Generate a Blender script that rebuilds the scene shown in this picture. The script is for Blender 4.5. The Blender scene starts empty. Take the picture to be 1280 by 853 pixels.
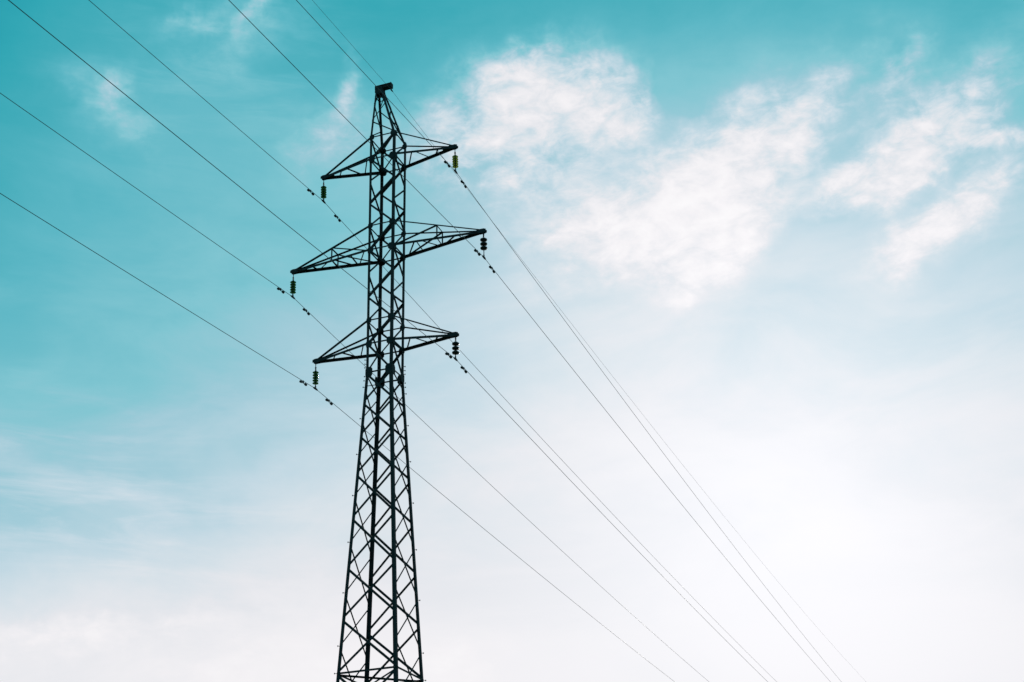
import bpy, bmesh, math, random
from math import sin, cos, pi, radians
from mathutils import Vector, Matrix

random.seed(7)
scene = bpy.context.scene
C = scene.collection

# ------------------------------------------------------------------ camera
EYE = 1.7                               # the eye stands 1.7 m above the field
PITCH, ROLL, FPX = 0.4540, -0.02868, 1802.45
cam = bpy.data.cameras.new('camera')
cam.sensor_width = 36.0
cam.lens = 36.0 * FPX / 1280.0
cam.clip_start, cam.clip_end = 0.1, 20000.0
co = bpy.data.objects.new('camera', cam); C.objects.link(co)
r_ = Vector((1, 0, 0)); u_ = Vector((0, -sin(PITCH), cos(PITCH))); f_ = Vector((0, cos(PITCH), sin(PITCH)))
R2 = r_ * cos(ROLL) + u_ * sin(ROLL); U2 = u_ * cos(ROLL) - r_ * sin(ROLL)
M = Matrix((R2, U2, -f_)).transposed().to_4x4(); M.translation = (0, 0, EYE)
co.matrix_world = M
scene.camera = co

# ------------------------------------------------------------------ sky and sun
SUN_AZ, SUN_EL = 11.2, 18.6             # degrees; azimuth to the right of the view direction
world = bpy.data.worlds.new('World'); scene.world = world; world.use_nodes = True
nt = world.node_tree; N = nt.nodes; LK = nt.links
for n in list(N): N.remove(n)

def node(t, **k):
    n = N.new(t)
    for a, b in k.items(): setattr(n, a, b)
    return n

def put(sock, v):
    if hasattr(v, 'is_output'): LK.new(v, sock)
    else: sock.default_value = v

def m(op, a, b=0.0, c=0.0):
    n = node('ShaderNodeMath', operation=op)
    put(n.inputs[0], a); put(n.inputs[1], b); put(n.inputs[2], c)
    return n.outputs[0]

def sstep(x, a, b):
    n = node('ShaderNodeMapRange', interpolation_type='SMOOTHSTEP')
    put(n.inputs[0], x); n.inputs[1].default_value = a; n.inputs[2].default_value = b
    return n.outputs[0]

sky = node('ShaderNodeTexSky', sky_type='NISHITA', sun_disc=False)
sky.sun_elevation = radians(SUN_EL); sky.sun_rotation = radians(SUN_AZ)
sky.air_density = 1.0; sky.dust_density = 1.0; sky.ozone_density = 1.0
sep = node('ShaderNodeSeparateColor'); LK.new(sky.outputs[0], sep.inputs[0])
skyR = m('MULTIPLY', sep.outputs[0], 0.1)
tc = node('ShaderNodeTexCoord'); dxyz = node('ShaderNodeSeparateXYZ'); LK.new(tc.outputs['Generated'], dxyz.inputs[0])
az = m('MULTIPLY', m('ARCTAN2', dxyz.outputs[0], dxyz.outputs[1]), 180 / pi)
el = m('MULTIPLY', m('ARCSINE', dxyz.outputs[2]), 180 / pi)
ae = node('ShaderNodeCombineXYZ'); LK.new(az, ae.inputs[0]); LK.new(el, ae.inputs[1]); ae = ae.outputs[0]

def noise(vec, scale, detail=6.0, rough=0.55, rot=0.0, stretch=(1, 1, 1), loc=(0, 0, 0), dist=0.0, colour=False):
    mp = node('ShaderNodeMapping'); LK.new(vec, mp.inputs[0])
    mp.inputs['Location'].default_value = loc; mp.inputs['Rotation'].default_value = (0, 0, radians(rot)); mp.inputs['Scale'].default_value = stretch
    n = node('ShaderNodeTexNoise'); LK.new(mp.outputs[0], n.inputs['Vector'])
    n.inputs['Scale'].default_value = scale; n.inputs['Detail'].default_value = detail
    n.inputs['Roughness'].default_value = rough; n.inputs['Distortion'].default_value = dist
    return n.outputs['Color' if colour else 'Fac']

# clouds: centre azimuth, elevation, half width, half height (degrees), tilt, amount
CLOUDS = [
    (0.33, 35.41, 2.34, 1.34, 10, 0.95),
    (2.67, 35.88, 2.55, 1.02, -5, 0.90),
    (5.28, 34.81, 2.13, 1.02, -10, 0.80),
    (2.18, 34.04, 4.99, 1.21, 0, 0.75),
    (-0.89, 33.04, 2.66, 1.11, -10, 0.40),
    (2.42, 31.68, 4.11, 1.11, -15, 0.35),
    (9.92, 32.55, 2.83, 1.21, 35, 0.75),
    (8.27, 30.98, 3.52, 1.43, 25, 0.95),
    (6.00, 30.22, 4.05, 1.27, 15, 0.85),
    (10.70, 30.11, 1.84, 1.11, 20, 0.60),
    (3.08, 30.23, 2.58, 0.95, 0, 0.40),
    (8.34, 28.29, 1.99, 0.76, 25, 0.65),
    (12.58, 33.17, 2.28, 1.11, 35, 0.45),
    (14.92, 34.09, 2.69, 1.02, 25, 0.40),
    (10.14, 28.44, 2.17, 0.95, 30, 0.30),
    (15.46, 30.98, 2.04, 0.76, 28, 0.90),
    (17.81, 31.32, 2.23, 0.70, 25, 1.00),
    (19.98, 31.76, 2.62, 0.76, 25, 0.60),
    (18.64, 32.86, 3.03, 0.89, 20, 0.35),
    (22.34, 31.59, 1.27, 0.35, -15, 0.95),
    (19.39, 28.88, 2.91, 0.83, 24, 0.95),
    (17.00, 28.82, 0.65, 1.08, 10, 0.75),
    (21.28, 29.15, 1.09, 0.64, 30, 0.60),
    (18.68, 34.75, 1.35, 0.51, 35, 0.55),
    (21.25, 33.58, 2.29, 0.95, 20, 0.25),
    (7.96, 34.97, 1.36, 1.11, 25, -0.50),
    (13.39, 29.01, 2.00, 1.27, 40, -0.30),
    (-18.06, 35.09, 0.43, 0.57, -25, 0.30),
    (-18.49, 34.31, 1.73, 0.76, -25, 0.17),
    (-16.93, 33.20, 1.52, 0.64, -30, 0.08),
    (-15.09, 37.78, 1.81, 0.45, 28, 0.19),
    (-11.73, 38.57, 1.38, 0.29, 30, 0.30),
    (-7.80, 35.66, 0.35, 0.83, -8, 0.30),
    (-8.61, 34.33, 1.54, 0.83, 25, 0.14),
    (-8.76, 33.39, 2.29, 1.27, 0, 0.15),
    (-12.76, 37.11, 3.59, 0.95, 30, 0.12),
    (-18.39, 14.09, 3.61, 0.70, 4, 0.40),
    (-14.27, 14.86, 2.96, 0.51, 8, 0.30),
    (-10.16, 13.31, 3.92, 0.70, 0, 0.40),
    (-2.60, 13.60, 1.64, 0.95, 0, 0.35),
]
wv = node('ShaderNodeVectorMath', operation='SUBTRACT'); LK.new(noise(ae, 0.35, 4, 0.6, colour=True), wv.inputs[0]); wv.inputs[1].default_value = (.5, .5, .5)
ws = node('ShaderNodeVectorMath', operation='MULTIPLY_ADD'); LK.new(wv.outputs[0], ws.inputs[0]); ws.inputs[1].default_value = (3.0, 2.6, 0); LK.new(ae, ws.inputs[2])
warped = ws.outputs[0]
field = 0.0
for (a, e, ra, re, tilt, amt) in CLOUDS:
    mp = node('ShaderNodeMapping', vector_type='TEXTURE'); LK.new(warped, mp.inputs[0])
    mp.inputs['Location'].default_value = (a, e, 0); mp.inputs['Rotation'].default_value = (0, 0, radians(tilt)); mp.inputs['Scale'].default_value = (ra, re, 1)
    ln = node('ShaderNodeVectorMath', operation='DOT_PRODUCT'); LK.new(mp.outputs[0], ln.inputs[0]); LK.new(mp.outputs[0], ln.inputs[1])
    g = m('MULTIPLY', m('EXPONENT', m('MULTIPLY', ln.outputs['Value'], -0.8)), amt)
    field = m('ADD', g, field)
f1 = noise(ae, 0.30, 3, 0.55, rot=-22, stretch=(0.8, 1.25, 1), dist=0.2)
f2 = noise(ae, 0.95, 4, 0.60, rot=-30, stretch=(0.7, 1.3, 1), loc=(5, 2, 0), dist=0.4)
f3 = noise(ae, 3.2, 8, 0.68, rot=-35, stretch=(0.6, 1.4, 1), loc=(1, 7, 0), dist=0.6)
det = m('ADD', m('ADD', m('MULTIPLY_ADD', f1, 1.7, -0.85), m('MULTIPLY_ADD', f2, 1.35, -0.675)), m('MULTIPLY_ADD', f3, 0.5, -0.25))
fpos = m('MAXIMUM', field, 0.0)
fpos = m('DIVIDE', fpos, m('MULTIPLY_ADD', fpos, 0.35, 1.0))
puff = m('MULTIPLY_ADD', det, m('MINIMUM', m('MULTIPLY', fpos, 1.9), 1.0), fpos)
thick = m('MAXIMUM', m('MULTIPLY_ADD', f2, 1.3, m('MULTIPLY_ADD', f3, 0.25, 0.12)), 0.3)
cloud = m('MULTIPLY', m('MULTIPLY', sstep(puff, -0.05, 1.5), thick), 1.7)
cloud = m('MULTIPLY_ADD', m('MULTIPLY', fpos, f1), 0.42, cloud)
# thin high veil with long streaks
veil = noise(ae, 0.16, 5, 0.6, rot=-28, stretch=(0.6, 1.5, 1), loc=(3, 1, 0), dist=0.4)
veil = m('MULTIPLY_ADD', sstep(veil, 0.3, 0.75), 0.55, 0.74)
def soft(a, e, ra, re, tilt, amt):
    mp = node('ShaderNodeMapping', vector_type='TEXTURE'); LK.new(warped, mp.inputs[0])
    mp.inputs['Location'].default_value = (a, e, 0); mp.inputs['Rotation'].default_value = (0, 0, radians(tilt)); mp.inputs['Scale'].default_value = (ra, re, 1)
    ln = node('ShaderNodeVectorMath', operation='DOT_PRODUCT'); LK.new(mp.outputs[0], ln.inputs[0]); LK.new(mp.outputs[0], ln.inputs[1])
    return m('MULTIPLY', m('EXPONENT', m('MULTIPLY', ln.outputs['Value'], -1.0)), amt)
bank = 0.0                              # soft low banks and a thin sheet below the clouds
for q in ((-20, 13.2, 9, 3.2, 0, .75), (-9, 14.0, 8, 3.5, 0, .45), (2.5, 25.0, 8, 3.5, 10, .16), (5.5, 30.0, 8.5, 4.5, 12, .36), (17, 26.5, 8, 3, 0, .12), (-17, 19.6, 9, .6, -14, .10), (-15, 34.5, 9, 5, -10, .055)):
    bank = m('ADD', soft(*q), bank)
str_ = noise(ae, 0.5, 7, 0.62, rot=20, stretch=(0.25, 1.7, 1), loc=(2, 9, 0), dist=0.5)
bank = m('ADD', bank, m('MULTIPLY', sstep(str_, 0.42, 0.78), m('ADD', soft(-17, 19.0, 9, 3.2, -8, .42), soft(-14, 36, 6, 3.5, 20, .10))))
clear = m('SUBTRACT', 1.0, m('ADD', soft(-25, 38.5, 5, 6, 20, .88), soft(25, 18, 6, 5, 0, .15)))
nn = m('DIVIDE', skyR, m('MULTIPLY_ADD', skyR, 0.7, 1.0))
elc = m('MINIMUM', m('MAXIMUM', el, 6.0), 60.0)
e26 = m('SUBTRACT', elc, 26.0)
tau = m('MULTIPLY', m('POWER', nn, 1.8185), math.exp(2.63684))
tau = m('MULTIPLY', tau, m('EXPONENT', m('MULTIPLY_ADD', elc, -0.0800, m('MULTIPLY', m('MULTIPLY', e26, e26), -0.000926))))
tau = m('MULTIPLY', m('MULTIPLY', tau, veil), clear)
tau = m('DIVIDE', tau, m('POWER', m('MULTIPLY_ADD', m('POWER', m('MULTIPLY', tau, 0.5), 3.0), 1.0, 1.0), 1 / 3))   # the veil never gets thicker than this
tau = m('ADD', tau, m('ADD', cloud, bank))
t = m('SUBTRACT', 1.0, m('EXPONENT', m('MULTIPLY', tau, -1.0)))
ramp = node('ShaderNodeValToRGB'); LK.new(t, ramp.inputs[0])
STOPS = [(0.0, (.0, .27, .36)), (.04, (.034, .385, .46)), (.115, (.112, .473, .56)), (.22, (.22, .56, .64)), (.36, (.356, .598, .69)),
         (.55, (.545, .69, .77)), (.69, (.68, .755, .81)), (.79, (.785, .80, .84)), (.89, (.89, .875, .90)), (1.0, (.985, .97, .98))]
els = ramp.color_ramp.elements
els[0].position, els[0].color = STOPS[0][0], (*STOPS[0][1], 1)
els[1].position, els[1].color = STOPS[-1][0], (*STOPS[-1][1], 1)
for p_, c_ in STOPS[1:-1]:
    e_ = els.new(p_); e_.color = (*c_, 1)
# bright aureole round the veiled sun
sd = (sin(radians(SUN_AZ)) * cos(radians(SUN_EL)), cos(radians(SUN_AZ)) * cos(radians(SUN_EL)), sin(radians(SUN_EL)))
dt = node('ShaderNodeVectorMath', operation='DOT_PRODUCT'); LK.new(tc.outputs['Generated'], dt.inputs[0]); dt.inputs[1].default_value = sd
ang = m('MULTIPLY', m('ARCCOSINE', m('MINIMUM', dt.outputs['Value'], 0.999999)), 180 / pi)
aur = m('MULTIPLY', m('EXPONENT', m('MULTIPLY', m('MULTIPLY', ang, ang), -1 / 95.0)), 0.17)
gain = m('MULTIPLY', m('ADD', aur, 1.0), 10.0)
mul = node('ShaderNodeVectorMath', operation='SCALE'); LK.new(ramp.outputs[0], mul.inputs[0]); LK.new(gain, mul.inputs['Scale'])
bg = node('ShaderNodeBackground'); LK.new(mul.outputs[0], bg.inputs[0]); bg.inputs[1].default_value = 0.1
out = node('ShaderNodeOutputWorld'); LK.new(bg.outputs[0], out.inputs[0])

sl = bpy.data.lights.new('sun', 'SUN'); sl.energy = 2.5; sl.angle = radians(0.6); sl.color = (1, .95, .88)
so = bpy.data.objects.new('sun', sl); C.objects.link(so)
so.rotation_euler = (-Vector(sd)).to_track_quat('-Z', 'Y').to_euler()
scene.view_settings.view_transform = 'Standard'; scene.view_settings.look = 'None'
scene.view_settings.exposure = 0.0; scene.view_settings.gamma = 1.0; scene.view_settings.use_curve_mapping = False

# ------------------------------------------------------------------ materials
def mat(name, base, rough=.7, metal=0., var=.25, scale=6., bump=0., spec=.3):
    mt = bpy.data.materials.new(name); mt.use_nodes = True
    t_ = mt.node_tree; p = t_.nodes['Principled BSDF']
    tcn = t_.nodes.new('ShaderNodeTexCoord'); nz = t_.nodes.new('ShaderNodeTexNoise')
    t_.links.new(tcn.outputs['Object'], nz.inputs['Vector']); nz.inputs['Scale'].default_value = scale; nz.inputs['Detail'].default_value = 6
    cr = t_.nodes.new('ShaderNodeValToRGB'); t_.links.new(nz.outputs['Fac'], cr.inputs[0])
    cr.color_ramp.elements[0].position = .3; cr.color_ramp.elements[1].position = .7
    cr.color_ramp.elements[0].color = tuple(c * (1 - var) for c in base) + (1,)
    cr.color_ramp.elements[1].color = tuple(c * (1 + var) for c in base) + (1,)
    t_.links.new(cr.outputs[0], p.inputs['Base Color'])
    p.inputs['Roughness'].default_value = rough; p.inputs['Metallic'].default_value = metal
    p.inputs['Specular IOR Level'].default_value = spec
    if bump:
        b = t_.nodes.new('ShaderNodeBump'); b.inputs['Strength'].default_value = bump
        t_.links.new(nz.outputs['Fac'], b.inputs['Height']); t_.links.new(b.outputs[0], p.inputs['Normal'])
    return mt
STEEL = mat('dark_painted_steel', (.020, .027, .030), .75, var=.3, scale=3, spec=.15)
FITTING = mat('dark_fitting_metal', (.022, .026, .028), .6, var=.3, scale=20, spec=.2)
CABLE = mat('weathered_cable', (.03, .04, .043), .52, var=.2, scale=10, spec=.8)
DARK_DISC = mat('dark_insulator', (.018, .018, .016), .35, var=.2, scale=20, spec=.3)  # near-black, for the three-lobed strings
CONC = mat('concrete', (.3, .29, .27), .9, var=.25, scale=5, bump=.2)
GRASS = mat('field_grass', (.05, .075, .025), .95, var=.5, scale=.4, bump=.3, spec=.1)
def glass(name, col, amount):
    mt = bpy.data.materials.new(name); mt.use_nodes = True
    t_ = mt.node_tree; p = t_.nodes['Principled BSDF']; o = t_.nodes['Material Output']
    p.inputs['Base Color'].default_value = (*[c * .5 for c in col], 1); p.inputs['Roughness'].default_value = .15
    tr = t_.nodes.new('ShaderNodeBsdfTranslucent'); tr.inputs[0].default_value = (*col, 1)
    nz = t_.nodes.new('ShaderNodeTexNoise'); nz.inputs['Scale'].default_value = 14
    mr = t_.nodes.new('ShaderNodeMapRange'); t_.links.new(nz.outputs['Fac'], mr.inputs[0]); mr.inputs[3].default_value = amount - .12; mr.inputs[4].default_value = amount + .12
    mx = t_.nodes.new('ShaderNodeMixShader'); t_.links.new(mr.outputs[0], mx.inputs[0])
    t_.links.new(p.outputs[0], mx.inputs[1]); t_.links.new(tr.outputs[0], mx.inputs[2]); t_.links.new(mx.outputs[0], o.inputs[0])
    return mt
GLASS = glass('green_glass', (.16, .36, .16), .55)
GLASS_LIT = glass('sunlit_green_glass', (.52, .58, .22), .65)  # lit copy of the green glass: sun shining through is put into the colour

# ------------------------------------------------------------------ mesh helpers
V = Vector
def sweep(bm, rings):
    vs = [[bm.verts.new(p) for p in r] for r in rings]
    n = len(vs[0])
    for a, b in zip(vs, vs[1:]):
        for i in range(n): bm.faces.new((a[i], a[(i + 1) % n], b[(i + 1) % n], b[i]))
    bm.faces.new(list(reversed(vs[0]))); bm.faces.new(vs[-1])

def angle_bar(bm, p, q, nrm, w, t=None, off=0.0, flip=1):
    """rolled L section from p to q: one leg flat in the plane across nrm, the other standing inwards"""
    p, q = V(p), V(q); t = t or max(.008, w * .12)
    d = (q - p).normalized(); nrm = V(nrm); n = (nrm - d * nrm.dot(d)).normalized(); s = d.cross(n) * flip
    prof = [(-.5 * w, 0), (.5 * w, 0), (.5 * w, -t), (-.5 * w + t, -t), (-.5 * w + t, -w), (-.5 * w, -w)]
    sweep(bm, [[e + s * a + n * (b + off) for a, b in prof] for e in (p, q)])

def plate(bm, c, x, y, w, h, t):
    """flat plate centred on c with sides along x and y"""
    c, x, y = V(c), V(x).normalized(), V(y).normalized(); n = x.cross(y)
    cut = .22
    pr = [(-.5, -.5 + cut), (-.5 + cut, -.5), (.5 - cut, -.5), (.5, -.5 + cut), (.5, .5 - cut), (.5 - cut, .5), (-.5 + cut, .5), (-.5, .5 - cut)]
    sweep(bm, [[c + x * a * w + y * b * h + n * k for a, b in pr] for k in (-t / 2, t / 2)])

def box(bm, lo, hi):
    (a, b, c), (d, e, f) = lo, hi
    sweep(bm, [[(a, b, z), (d, b, z), (d, e, z), (a, e, z)] for z in (c, f)])

def tube(bm, pts, rad, n=8):
    pts = [V(p) for p in pts]; rings = []
    for i, p in enumerate(pts):
        d = (pts[min(i + 1, len(pts) - 1)] - pts[max(i - 1, 0)]).normalized()
        a = d.cross(V((0, 0, 1)))
        if a.length < 1e-4: a = d.cross(V((1, 0, 0)))
        a.normalize(); b = d.cross(a)
        r = rad[i] if isinstance(rad, (list, tuple)) else rad
        rings.append([p + a * cos(2 * pi * k / n) * r + b * sin(2 * pi * k / n) * r for k in range(n)])
    sweep(bm, rings)

def lathe(bm, prof, z0=0., n=24):
    """prof: (radius, z) from the top down"""
    rings = [[(max(r, 1e-3) * cos(2 * pi * k / n), max(r, 1e-3) * sin(2 * pi * k / n), z0 + z) for k in range(n)] for r, z in prof]
    sweep(bm, rings)

def obj(name, bm, mt, parent=None, smooth=False):
    bmesh.ops.recalc_face_normals(bm, faces=bm.faces)
    me = bpy.data.meshes.new(name); bm.to_mesh(me); bm.free(); me.materials.append(mt)
    if smooth:
        for p in me.polygons: p.use_smooth = True
    o = bpy.data.objects.new(name, me); C.objects.link(o); o.parent = parent
    return o

def tag(o, label, cat=None, group=None, kind=None):
    o['label'] = label
    if cat: o['category'] = cat
    if group: o['group'] = group
    if kind: o['kind'] = kind
    return o

def empty(name, parent=None, loc=(0, 0, 0), rz=0.):
    o = bpy.data.objects.new(name, None); C.objects.link(o); o.parent = parent
    o.location = loc; o.rotation_euler = (0, 0, rz); o.empty_display_size = .3
    return o

# ------------------------------------------------------------------ ground
bm = bmesh.new(); S = 7000; K = 40
grid = [[bm.verts.new((-S + 2 * S * i / K, -S + 2 * S * j / K, 0)) for j in range(K + 1)] for i in range(K + 1)]
for i in range(K):
    for j in range(K): bm.faces.new((grid[i][j], grid[i + 1][j], grid[i + 1][j + 1], grid[i][j + 1]))
tag(obj('ground', bm, GRASS), 'grassy field under the pylon and its power lines', kind='structure')

# ------------------------------------------------------------------ the pylon
# local axes: x along the cross arms, y along the line, z up from the field
BASE = (-6.995, 71.58, 0.0); YAW = -0.34768
ZL = {1: 48.474, 2: 42.392, 3: 36.474}; ZU = {1: 49.990, 2: 43.966, 3: 37.906}
ZW = 34.74; ZD = 18.28
TIP = {1: (-4.22, 4.264, 48.49), 2: (-5.98, 5.935, 42.46), 3: (-4.29, 4.20, 36.37)}
SLOPE = .05105
def half(z):
    if z < ZW: return .771 + SLOPE * (ZW - z)
    return .771 + .0298 * (z - ZW) / (ZL[1] - ZW)
COR = {'L': (-1, -1), 'N': (1, -1), 'R': (1, 1), 'F': (-1, 1)}
def corner(k, z, inset=0.):
    sx, sy = COR[k]; h = half(z) - inset
    return V((sx * h, sy * h, z))
FACES = {'LN': V((0, -1, 0)), 'FR': V((0, 1, 0)), 'LF': V((-1, 0, 0)), 'NR': V((1, 0, 0))}

tower = tag(empty('lattice_pylon', None, BASE, YAW), 'tall dark lattice steel pylon with three pairs of cross arms and a peak', 'pylon')

LEGS = {}
for k, (sx, sy) in COR.items():
    bm = bmesh.new()
    rings = []
    for z, w in ((0.0, .19), (ZD, .18), (ZW - .3, .17), (ZW + .3, .15), (ZU[1] + .1, .14)):
        c = corner(k, z); tt = .018
        rings.append([c + V((a * -sx, b * -sy, 0)) for a, b in ((0, 0), (w, 0), (w, tt), (tt, tt), (tt, w), (0, w))])
    sweep(bm, rings)
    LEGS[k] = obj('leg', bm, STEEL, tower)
    bm = bmesh.new(); c = corner(k, 0)
    sweep(bm, [[(c.x + a * s, c.y + b * s, z) for a, b in ((-1, -1), (1, -1), (1, 1), (-1, 1))] for s, z in ((.75, -.5), (.75, .05), (.4, .35))])
    obj('footing', bm, CONC, tower)

def stud(k, z, L=.10):
    sx, sy = COR[k]; c = corner(k, z); bm = bmesh.new()
    d = V((sx, sy, 0)).normalized()
    tube(bm, [c - d * .03, c + d * (L - .03)], .014, 6); tube(bm, [c + d * (L - .03), c + d * L], .04, 6)
    return obj('step_bolt', bm, STEEL, LEGS[k])

def gusset(k, z, w, h):
    sx, sy = COR[k]; bm = bmesh.new()
    plate(bm, corner(k, z) + V((-sx * w * .42, sy * .016, 0)), (1, 0, 0), (0, 0, 1), w, h, .014)
    plate(bm, corner(k, z) + V((sx * .016, -sy * w * .42, 0)), (0, 1, 0), (0, 0, 1), w, h, .014)
    obj('gusset_plate', bm, STEEL, LEGS[k])

# node levels of the tapering body (z above the field)
NODE = [ZW, 32.96, 31.02, 28.82, 26.38, 23.72, 21.02, ZD]
LOW = [ZD, 15.2, 11.7, 7.8, 3.6, .4]
MID = [(a + b) / 2 for a, b in zip(NODE, NODE[1:])]
MIDLOW = [(a + b) / 2 for a, b in zip(LOW, LOW[1:])]

face_obj = {f: empty('lattice_face', tower) for f in FACES}
def brace(f, a, za, b, zb, w, off=.006, bmx=None, inset=.05):
    bm = bmx or bmesh.new()
    angle_bar(bm, corner(a, za, 0) + (corner(b, za, 0) - corner(a, za, 0)).normalized() * inset,
              corner(b, zb, 0) + (corner(a, zb, 0) - corner(b, zb, 0)).normalized() * inset, FACES[f], w, off=off)
    if bmx is None: obj('brace', bm, STEEL, face_obj[f])
PAIR = {'LN': ('L', 'N'), 'FR': ('F', 'R'), 'LF': ('L', 'F'), 'NR': ('N', 'R')}
IN = -.03
for f in FACES:
    a, b = PAIR[f]; wide = f in ('LN', 'FR'); w = .12 if wide else .075
    lv = NODE if wide else [ZW] + MID + [MIDLOW[0]]
    for i, (z1, z0) in enumerate(zip(lv, lv[1:])):
        g = .10 if wide else .09
        brace(f, a, z1 - g, b, z0 + g, w, .006); brace(f, a, z0 + g, b, z1 - g, w if wide else .045, IN)
    bm = bmesh.new(); lv = LOW if wide else MIDLOW + [.3]
    for z1, z0 in zip(lv, lv[1:]):
        brace(f, a, z1 - .1, b, z0 + .1, w, .006, bm); brace(f, a, z0 + .1, b, z1 - .1, w, IN, bm)
    o = obj('lower_bracing', bm, STEEL, face_obj[f]); o['kind'] = 'stuff'

# zigzag of the upright body: L-N and F-R start on L and R at each arm, the other two faces on F and N
def third(za, zb, i): return za + (zb - za) * i / 3
ZIG = {'LN': ('L', 'N'), 'FR': ('R', 'F'), 'LF': ('F', 'L'), 'NR': ('N', 'R')}
for f, (p, q) in ZIG.items():
    w = .115 if f in ('LN', 'FR') else .105
    for top, nxt in ((1, 2), (2, 3)):
        zs = [third(ZL[top], ZU[nxt], i) for i in range(4)]; ks = [p, q, p, q]
        for i in range(3):
            brace(f, ks[i], zs[i] - (.05 if i else 0), ks[i + 1], zs[i + 1] + (.05 if i < 2 else 0), w, .006)
    for kk in (1, 2, 3): brace(f, q, ZU[kk], p, ZL[kk], w, .006)
    brace(f, p, ZL[3], q, ZW, w, .006)

# level frames
def frame(z, w, plan=()):
    fr = empty('level_frame', tower)
    for f, (a, b) in PAIR.items():
        bm = bmesh.new(); angle_bar(bm, corner(a, z, .01), corner(b, z, .01), FACES[f], w, off=.022); obj('strut', bm, STEEL, fr)
    for j, (a, b) in enumerate(plan):
        bm = bmesh.new(); angle_bar(bm, corner(a, z - .03 - .02 * j, .06), corner(b, z - .03 - .02 * j, .06), (0, 0, 1), w * .9); obj('strut', bm, STEEL, fr)
for kk in (1, 2, 3):
    frame(ZL[kk], .09, (('N', 'F'),)); frame(ZU[kk], .08, (('N', 'F'),))
frame(ZW, .09)
frame(ZD, .10, (('L', 'R'), ('N', 'F')))
for k in COR:
    for kk in (1, 2, 3):
        gusset(k, ZL[kk] - .02, .36, .42); gusset(k, ZU[kk], .30, .36)
    gusset(k, ZW, .42, .62)
    for z in (ZW + .75, ZW + .5, ZW + .28, ZW - .25, ZW - .5): stud(k, z, .09)
    for z in MID: stud(k, z)
    stud(k, ZD, .13)

# cross arms
def lerp(a, b, t): return a + (b - a) * t
for kk in (1, 2, 3):
    for side in (-1, 1):
        arm = empty('cross_arm', tower)
        near, far = ('L', 'F') if side < 0 else ('R', 'N')       # 'near' is the chord the lacing starts from
        if side < 0: near, far = 'L', 'F'
        tx = TIP[kk][0 if side < 0 else 1]; tz = TIP[kk][2]
        long_arm = kk == 2
        def end(k, dz=0.): return V((tx - side * .06, COR[k][1] * .05, tz + dz))
        def chord(k, t_): return lerp(corner(k, ZL[kk], .0), end(k), t_)
        def tie(k, t_): return lerp(corner(k, ZU[kk], .0), end(k, .10), t_)
        for k in (near, far):
            bm = bmesh.new(); angle_bar(bm, chord(k, 0), chord(k, 1), (0, COR[k][1], 0), .14, off=.02, flip=side * COR[k][1] * -1); obj('chord', bm, STEEL, arm)
            bm = bmesh.new(); angle_bar(bm, tie(k, 0), tie(k, 1), (0, COR[k][1], .3), .085, off=.02); obj('tie_bar', bm, STEEL, arm)
        lace = [(.05, .237, 1), (.237, .256, 1), (.45, .30, 1), (.48, .49, 1), (.52, .70, 1), (.75, .72, 1)] if long_arm else [(.06, .29, 1), (.50, .33, 1), (.61, .74, 1)]
        for tn, tf, _ in lace:
            bm = bmesh.new(); angle_bar(bm, chord(near, tn), chord(far, tf), (0, 0, 1), .065, off=.05); obj('lacing_bar', bm, STEEL, arm)
        if long_arm:
            tk = .49
            for k in (near, far):
                bm = bmesh.new(); angle_bar(bm, tie(k, tk), chord(k, tk), (0, COR[k][1], 0), .06); obj('post', bm, STEEL, arm)
                bm = bmesh.new(); angle_bar(bm, tie(k, tk), chord(k, .02), (0, COR[k][1], 0), .075, off=.03); obj('diagonal', bm, STEEL, arm)
            bm = bmesh.new(); angle_bar(bm, tie(near, tk), tie(far, tk), (0, 0, 1), .06); obj('lacing_bar', bm, STEEL, arm)
        bm = bmesh.new()                                        # two cheek plates and a bolt at the tip
        for s in (-1, 1): plate(bm, (tx - side * .14, s * .085, tz + .05), (1, 0, 0), (0, 0, 1), .62, .26, .014)
        plate(bm, (tx - side * .42, 0, tz + .02), (1, 0, 0), (0, 1, 0), .40, .26, .014)
        tube(bm, [(tx, -.13, tz), (tx, .13, tz)], .03, 8)
        obj('end_plate', bm, STEEL, arm)
        bm = bmesh.new(); plate(bm, (tx - side * .5, 0, tz + .0), (1, 0, 0), (0, 1, 0), .5, .34, .012); obj('web_plate', bm, STEEL, arm)

# peak: four legs lean to a head set off to one side, with a bracket for the earth wire
peak = empty('peak', tower)
PX, PH, PZ = -.60, .19, 53.92
def ptop(k): return V((PX + COR[k][0] * PH, COR[k][1] * PH, PZ))
def pk(k, t_): return lerp(corner(k, ZU[1]), ptop(k), t_)
for k, (sx, sy) in COR.items():
    bm = bmesh.new(); rings = []
    for t_, w in ((0, .13), (1, .11)):
        c = pk(k, t_); rings.append([c + V((a * -sx, b * -sy, 0)) for a, b in ((0, 0), (w, 0), (w, .014), (.014, .014), (.014, w), (0, w))])
    sweep(bm, rings); obj('peak_leg', bm, STEEL, peak)
PL = [0.02, .34, .68, .97]
for f, seq in {'LN': 'NLNL', 'FR': 'RFRF', 'LF': 'LFLF', 'NR': 'RNRN'}.items():
    seq = {'LN': 'NLNL', 'FR': 'FRFR', 'LF': 'LFLF', 'NR': 'RNRN'}[f]
    for i in range(3):
        bm = bmesh.new(); angle_bar(bm, pk(seq[i], PL[i] + .01), pk(seq[i + 1], PL[i + 1] - .01), FACES[f], .06, off=.008); obj('brace', bm, STEEL, peak)
for f, z in (('LN', .80), ('NR', .80), ('LF', .84), ('FR', .84)):
    a, b = PAIR[f]; bm = bmesh.new(); angle_bar(bm, pk(a, z), pk(b, z), FACES[f], .06, off=.01); obj('brace', bm, STEEL, peak)
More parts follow.
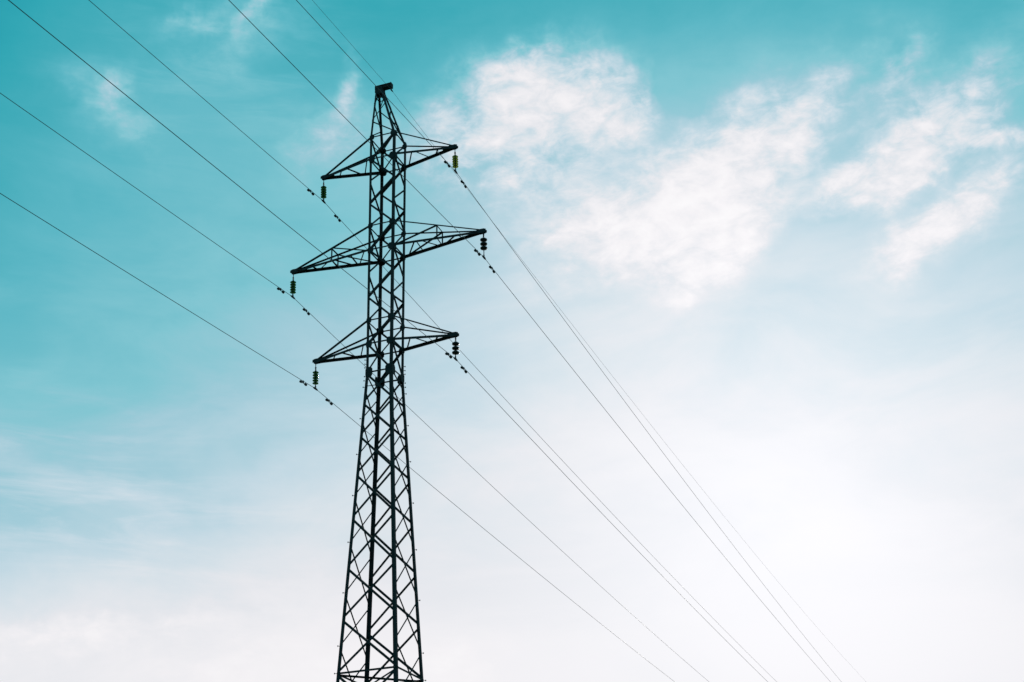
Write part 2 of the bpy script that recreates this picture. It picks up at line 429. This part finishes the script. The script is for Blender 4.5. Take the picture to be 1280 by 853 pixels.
bm = bmesh.new()                                                # head plates joining the four legs
for s in (-1, 1):
    plate(bm, (PX, s * .215, PZ - .12), (1, 0, 0), (0, 0, 1), .48, .62, .014)
    plate(bm, (PX + s * .215, 0, PZ - .12), (0, 1, 0), (0, 0, 1), .40, .62, .014)
obj('head_plate', bm, STEEL, peak)
bm = bmesh.new()
for s in (-1, 1):                                               # twin channels
    y0, y1 = sorted((s * .085, s * .10)); box(bm, (-.86, y0, 53.90), (.17, y1, 54.16))
    for z in (53.90, 54.145):
        y0, y1 = sorted((s * .102, s * .165)); box(bm, (-.86, y0, z), (.17, y1, z + .015))
    for x in (-.8, -.6, -.4, -.1, .05): tube(bm, [(x, s * .09, 54.03), (x, s * .135, 54.03)], .022, 6)
box(bm, (.173, -.17, 53.86), (.19, .17, 54.20)); box(bm, (-.88, -.16, 53.90), (-.863, .16, 54.16))
obj('bracket', bm, STEEL, peak)
bm = bmesh.new(); tube(bm, [(.161, 0, 53.84), (.161, 0, 53.74)], .03, 6)
tube(bm, [(.161, -.22, 53.715), (.161, -.1, 53.70), (.161, 0, 53.69), (.161, .1, 53.70), (.161, .22, 53.705)], [.02, .04, .045, .04, .02], 8)
obj('earth_wire_clamp', bm, FITTING, peak)

# ------------------------------------------------------------------ conductors, insulators, dampers
RZ = Matrix.Rotation(YAW, 3, 'Z')
def place(ax, ln, z): return V(BASE) + RZ @ V((ax, ln, z))
H = EYE
# key: arm, side, clamp offset along arm, clamp height, toward-camera slope and curve, away slope and curve
WIRES = {
 ('top', 'right'):    (1, 1, 4.2928, 45.155, -.10681, 1.354e-4, -.03249, 1.640e-4),
 ('middle', 'right'): (2, 1, 5.9357, 39.131, -.09670, 1.415e-4, -.01772, 1.491e-4),
 ('bottom', 'right'): (3, 1, 4.1817, 33.255, -.09779, 1.620e-4, -.02072, 1.585e-4),
 ('top', 'left'):     (1, -1, -4.1743, 45.179, -.10198, 1.427e-4, -.02672, 1.441e-4),
 ('middle', 'left'):  (2, -1, -5.9495, 39.152, -.10540, 1.392e-4, -.03634, 1.846e-4),
 ('bottom', 'left'):  (3, -1, -4.2534, 33.045, -.09464, 1.418e-4, -.01929, 1.506e-4)}
DAMP = {('top', 'right'): (1.25, 1.23), ('middle', 'right'): (1.01, 1.23), ('bottom', 'right'): (.97, 1.18),
        ('top', 'left'): (1.61, 1.82), ('middle', 'left'): (1.41, 1.67), ('bottom', 'left'): (1.41, 1.66)}
ARM = {'top': 'topmost', 'middle': 'long middle', 'bottom': 'lowest'}

COND_R = .0148
def wire_z(u, sl, cl, sr, cr):
    return (sl * -u + cl * u * u) if u < 0 else (sr * u + cr * u * u)
def cable(name, ax, z, sl, cl, sr, cr, rad):
    us = [-300 + i * 2 for i in range(140)] + [-20 + i * .5 for i in range(80)] + [20 + i * 2 for i in range(136)]
    bm = bmesh.new(); tube(bm, [(0, u, wire_z(u, sl, cl, sr, cr)) for u in us], rad, 8)
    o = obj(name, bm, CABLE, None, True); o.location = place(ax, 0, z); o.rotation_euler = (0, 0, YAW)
    return o

def glass_disc(bm, z, r):
    lathe(bm, [(.046, z + .012), (r * .55, z - .004), (r * .92, z - .036), (r, z - .055), (r * .97, z - .062), (r * .86, z - .046), (r * .55, z - .022), (.046, z - .016)], n=28)
def disc_cap(bm, z):
    lathe(bm, [(.03, z + .09), (.05, z + .08), (.058, z + .03), (.045, z - .02), (.024, z - .03), (.02, z - .075)], n=16)
def bell_disc(bm, z, r):
    lathe(bm, [(.05, z + .10), (.08, z + .09), (.09, z + .06), (r * .7, z + .04), (r * .97, z + .0), (r, z - .045), (r * .9, z - .08), (r * .55, z - .09), (.08, z - .10), (.05, z - .13)], n=28)

for (lev, sd_), (ai, s, ax, zc, sl, cl, sr, cr) in WIRES.items():
    z = zc + H; tipz = TIP[ai][2]; tx = TIP[ai][0 if s < 0 else 1]
    where = '%s tip of the %s cross arm' % (sd_, ARM[lev])
    w = cable('conductor_wire', ax, z, sl, cl, sr, cr, COND_R)
    tag(w, 'power line clamped under the insulator at the ' + where, 'power line', 'conductor wires of the pylon')
    dark = s > 0 and lev != 'top'
    top = place(tx, 0, tipz); bot = place(ax, 0, z)
    ins = empty('insulator_string', None, bot, YAW)
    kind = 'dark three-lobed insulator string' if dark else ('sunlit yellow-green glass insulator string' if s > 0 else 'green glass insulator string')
    tag(ins, kind + ' hanging from the ' + where, 'insulator', 'insulator strings under the cross arm tips')
    Ls = tipz - z; dx = tx - ax
    def at(h): return V((dx * h / Ls, 0, h))
    tilt = math.atan2(dx, Ls)
    def part(nm, bm, mt, h, sm=False):
        o = obj(nm, bm, mt, ins, sm); o.location = at(h); o.rotation_euler = (0, tilt, 0); return o
    bm = bmesh.new()                                            # shackle, link and socket down to the first disc
    hd = Ls - (.36 if dark else .50)
    tube(bm, [(0, 0, Ls - hd + .03), (0, 0, Ls - hd - .14)], .035, 8); tube(bm, [(0, 0, Ls - hd - .12), (0, 0, .02)], .022, 8)
    for q in (.17, .08): tube(bm, [(0, 0, q + .03), (0, 0, q), (0, 0, q - .04)], [.03, .055, .03], 10)
    part('shackle', bm, FITTING, hd)
    if dark:
        for i in range(3):
            bm = bmesh.new(); bell_disc(bm, 0, .20); part('insulator_disc', bm, DARK_DISC, hd - .12 - .265 * i, True)
        low = hd - .12 - .265 * 2 - .1
    else:
        nd = 5
        for i in range(nd):
            bm = bmesh.new(); glass_disc(bm, 0, .175); d_ = part('insulator_disc', bm, GLASS_LIT if s > 0 else GLASS, hd - .09 - .165 * i, True)
            bm = bmesh.new(); disc_cap(bm, 0); obj('cap', bm, FITTING, d_, True)
        low = hd - .09 - .165 * (nd - 1) - .06
    bm = bmesh.new(); tube(bm, [(0, 0, low + .05), (0, 0, low - .02), (0, 0, .0)], [.04, .025, .025], 8)
    obj('rod', bm, FITTING, ins)
    bm = bmesh.new()
    tube(bm, [(0, u, wire_z(u, sl, cl, sr, cr)) for u in (-.26, -.2, -.1, 0, .1, .2, .26)], [.025, .04, .055, .06, .055, .04, .025], 10)
    box(bm, (-.02, -.05, .0), (.02, .05, .17))
    obj('suspension_clamp', bm, FITTING, ins)
    for sg, u, side_word in ((-1, DAMP[(lev, sd_)][0], 'upper left of'), (1, DAMP[(lev, sd_)][1], 'lower right of')):
        dz = wire_z(sg * u, sl, cl, sr, cr); slope = (wire_z(sg * u + .1, sl, cl, sr, cr) - wire_z(sg * u - .1, sl, cl, sr, cr)) / .2
        d = empty('vibration_damper', None, place(ax, sg * u, z + dz), YAW); d.rotation_euler = (math.atan(slope), 0, YAW)
        tag(d, 'two-weight wire damper %s the insulator at the %s %s arm tip' % (side_word, ARM[lev], sd_), 'damper', 'vibration dampers on the wires')
        bm = bmesh.new(); box(bm, (-.025, -.035, -.13), (.025, .035, .03)); obj('clamp', bm, FITTING, d)
        bm = bmesh.new(); tube(bm, [(0, -.3, -.10), (0, 0, -.11), (0, .3, -.10)], .014, 6); obj('messenger_cable', bm, FITTING, d)
        for e in (-1, 1):
            bm = bmesh.new(); tube(bm, [(0, e * .17, -.10), (0, e * .19, -.105), (0, e * .33, -.115), (0, e * .37, -.115)], [.04, .065, .075, .05], 10)
            obj('weight', bm, FITTING, d, False)

g = cable('earth_wire', .161, 52.0117 + H - .02, -.08343, 1.4176e-4, -.00474, 1.542e-4, .0085)
tag(g, 'thinnest wire, clamped under the bracket on the very peak of the pylon', 'earth wire')
